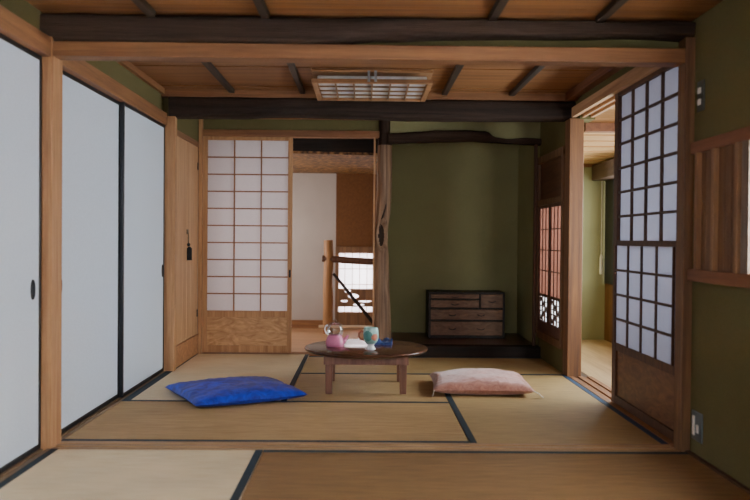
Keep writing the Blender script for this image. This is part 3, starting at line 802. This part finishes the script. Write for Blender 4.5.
ZT = .251
tp = thing('pink_teapot', 'small pink teapot with clear glass top standing on the round table', 'teapot', (-.195, 4.86, ZT))
body = [(0, 0), (.046, 0), (.054, .006), (.057, .020), (.054, .040), (.046, .058), (.040, .068), (.036, .070), (0, .070)]
bo = obj('body', lathe(B(), smooth_prof(body), n=48), TEAPINK, tp, smooth=True)
obj('spout', tube(B(), [(.040, 0, .022), (.058, 0, .036), (.070, 0, .054), (.080, 0, .068)], [.017, .013, .009, .007], 14), TEAPINK, bo, smooth=True)
gl = [(.038, .070), (.047, .080), (.051, .100), (.047, .120), (.036, .138), (.020, .148), (0, .151)]
gt = obj('glass_top', lathe(B(), smooth_prof(gl, 3), n=40), GLASS, tp, smooth=True)
obj('knob', lathe(B(), [(0, .149), (.006, .150), (.011, .158), (.008, .166), (0, .168)], n=16), GLASS, gt, smooth=True)
obj('handle', tube(B(), [(-.040, -.01, .072), (-.056, -.012, .085), (-.064, -.012, .105), (-.058, -.012, .124), (-.044, -.01, .130)], .0055, 10), WHITEGLAZE, tp, smooth=True)

mg = thing('footed_mug', 'teal footed mug with coral flowers and brown handle on the round table', 'mug', (.022, 4.745, ZT))
mg.scale = (.93, .93, .96)
cupp = [(0, .0), (.030, .0), (.031, .004), (.024, .014), (.021, .026), (.027, .034), (.038, .044), (.047, .062), (.050, .085), (.048, .112), (.045, .132), (.043, .133), (.041, .128), (.044, .110), (.045, .085), (.042, .066), (.034, .050), (0, .044)]
bm = lathe(B(), smooth_prof(cupp), n=96)
for f in bm.faces:
    c = f.calc_center_median()
    if c.z < .036: f.material_index = 1
    a = math.degrees(math.atan2(c.y, c.x)); r = math.hypot(c.x, c.y)
    if r > .044 or (.04 < c.z < .07 and r > .035):
        d1 = ((a + 58) / 30) ** 2 + ((c.z - .078) / .020) ** 2
        d2 = ((a + 118) / 42) ** 2 + ((c.z - .085) / .032) ** 2
        if d1 < 1: f.material_index = 2
        elif d2 < 1: f.material_index = 3
cp = obj('cup', bm, [TEAL, WHITEGLAZE, CORAL, DEEPTEAL], mg, smooth=True)
obj('handle', tube(B(), [(-.044, 0, .106), (-.062, 0, .110), (-.076, 0, .096), (-.078, 0, .078), (-.066, 0, .060), (-.044, 0, .058)], .0072, 12), TERRA, mg, smooth=True)

# folded cloth
bm = B()
N = 14
def cloth(u, v, top):
    x = (u - .5) * .105; y = (v - .5) * .085
    h = .014 + .026 * max(0, math.sin(u * 7 + v * 3)) * (1 - abs(2 * v - 1) ** 3) + .014 * mnoise.noise(Vector((u * 5, v * 5, 1)))
    return (x + .006 * math.sin(v * 6), y + .005 * math.sin(u * 5), h if top else 0)
for top in (1, 0):
    g = [[bm.verts.new(cloth(i / N, j / N, top)) for j in range(N + 1)] for i in range(N + 1)]
    for i in range(N):
        for j in range(N): bm.faces.new((g[i][j], g[i + 1][j], g[i + 1][j + 1], g[i][j + 1]))
    if top: g1 = g
for a, b in (([r[0] for r in g1], [r[0] for r in g]), ([r[-1] for r in g1], [r[-1] for r in g]), (g1[0], g[0]), (g1[-1], g[-1])):
    for i in range(N): bm.faces.new((a[i], a[i + 1], b[i + 1], b[i]))
tag(obj('folded_cloth', bm, NAVYCLOTH, smooth=True, loc=(.100, 4.985, ZT)), 'crumpled navy blue cloth lying on the table behind the mug', 'cloth')

# ------------------------------------------------------------------ CUSHIONS
def cushion(name, label, cx, cy, w, d, h, rz, mats, seed, plump=.42, sidemat=False, horn=.05):
    bm = B(); N = 36
    def P(i, j, top):
        u = 2 * i / N - 1; v = 2 * j / N - 1
        x = u * (1 - horn * (1 - v * v)); y = v * (1 - horn * (1 - u * u))
        q = max(0, (1 - u ** 2) * (1 - v ** 2))
        e = q ** plump
        nz = mnoise.noise(Vector((u * 2.2 + seed, v * 2.2, seed))) * .010 + mnoise.noise(Vector((u * 7 + seed, v * 7, 3))) * .004
        pinch = 0
        # gathers along the seam
        ed = max(abs(u), abs(v))
        if ed > .72: pinch = .004 * math.sin(34 * (u if abs(v) > abs(u) else v) + seed) * (ed - .72) / .28
        mid = h * .34
        z = mid + (h - mid) * e + (nz + pinch) * min(1, q * 6) if top else mid * (1 - min(1, e * 1.5))
        return (x * w / 2, y * d / 2, max(.001, z))
    gt = [[bm.verts.new(P(i, j, 1)) for j in range(N + 1)] for i in range(N + 1)]
    gb = [[gt[i][j] if i in (0, N) or j in (0, N) else bm.verts.new(P(i, j, 0)) for j in range(N + 1)] for i in range(N + 1)]
    for i in range(N):
        for j in range(N):
            f = bm.faces.new((gt[i][j], gt[i + 1][j], gt[i + 1][j + 1], gt[i][j + 1]))
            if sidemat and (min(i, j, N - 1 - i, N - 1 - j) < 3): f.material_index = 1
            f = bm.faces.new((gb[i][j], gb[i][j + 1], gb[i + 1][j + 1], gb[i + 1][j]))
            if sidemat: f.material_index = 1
    o = obj(name, bm, mats, smooth=True, loc=(cx, cy, .002))
    o.rotation_euler = (0, 0, rz)
    return tag(o, label, 'cushion')
c1 = cushion('floor_cushion', 'flat royal blue satin floor cushion lying askew on the tatami', -.755, 4.575, .65, .60, .085, math.radians(29), BLUE, 2.0, .33, horn=.045)
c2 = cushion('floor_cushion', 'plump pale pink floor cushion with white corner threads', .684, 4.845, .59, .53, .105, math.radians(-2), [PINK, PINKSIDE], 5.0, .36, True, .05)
for (sx, sy) in ((1, -1), (-1, -1)):
    bm = B()
    for k in range(5):
        a = (k - 2) * .22
        ex = sx * (.285 + .055 * math.cos(a)) if sx > 0 else sx * (.285 + .012 * math.cos(a))
        ey = sy * (.262 + .02 * (k * .3)) if sx > 0 else sy * (.265 + .004 * k)
        tube(bm, [(sx * .283, sy * .256, .036), ((sx * .283 + ex) / 2, (sy * .258 + ey) / 2, .026), (ex, ey, .003)], .0022, 6)
    tag(obj('corner_thread', bm, STRAW, c2, smooth=True), 'white corner thread')

# ------------------------------------------------------------------ CAMERA
cam = bpy.data.cameras.new('camera'); co = bpy.data.objects.new('camera', cam); COL.objects.link(co)
cam.sensor_width = 36; cam.lens = 36 * 800 / 750; cam.clip_start = .05
yaw, pitch, roll = math.radians(.75), math.radians(.72), math.radians(.49)
Rm = Matrix.Rotation(-yaw, 4, 'Z') @ Matrix.Rotation(PI / 2 - pitch, 4, 'X') @ Matrix.Rotation(roll, 4, 'Z')
co.matrix_world = Matrix.Translation((-.02, 0, .9)) @ Rm
cam.dof.use_dof = True; cam.dof.focus_distance = 5.2; cam.dof.aperture_fstop = 2.2
SC.camera = co

# ------------------------------------------------------------------ LIGHTS
def area(name, loc, rot, sx, sy, power, col):
    l = bpy.data.lights.new(name, 'AREA'); l.shape = 'RECTANGLE'; l.size = sx; l.size_y = sy
    l.energy = power; l.color = col
    o = bpy.data.objects.new(name, l); COL.objects.link(o); o.location = loc; o.rotation_euler = rot
    return o
COOL = (.92, .96, 1.0)
area('veranda_daylight', (2.55, 5.0, 1.15), (0, math.radians(80), 0), 1.2, 4.4, 225, COOL)
area('near_window_daylight', (1.85, 1.7, 1.05), (0, math.radians(84), 0), .6, 2.4, 180, COOL)
area('hall_window_daylight', (-.05, 8.40, .55), (math.radians(-88), 0, 0), .8, 1.0, 60, (1, 1, 1))
area('hall_left_fill', (-1.35, 7.25, .9), (0, math.radians(-90), 0), 1.0, 1.0, 15, (1, .95, .9))  # added fill lamp inside the hall, no window modelled on this side
area('rear_fill', (-.2, -.7, 1.1), (math.radians(84), 0, 0), 2.2, 1.4, 20, (.93, .96, 1.0))  # unseen soft fill lamp added behind the camera
W = bpy.data.worlds.new('world'); SC.world = W; W.use_nodes = True
bg = W.node_tree.nodes['Background']; bg.inputs[0].default_value = (.75, .85, 1, 1); bg.inputs[1].default_value = .6

SC.view_settings.view_transform = 'AgX'
SC.view_settings.look = 'None'
SC.view_settings.exposure = 0.58
SC.view_settings.gamma = 1.05
SC.cycles.use_denoising = True
SC.cycles.max_bounces = 10
SC.cycles.diffuse_bounces = 6
SC.cycles.caustics_reflective = False
SC.cycles.caustics_refractive = False
SC.cycles.sample_clamp_indirect = 8
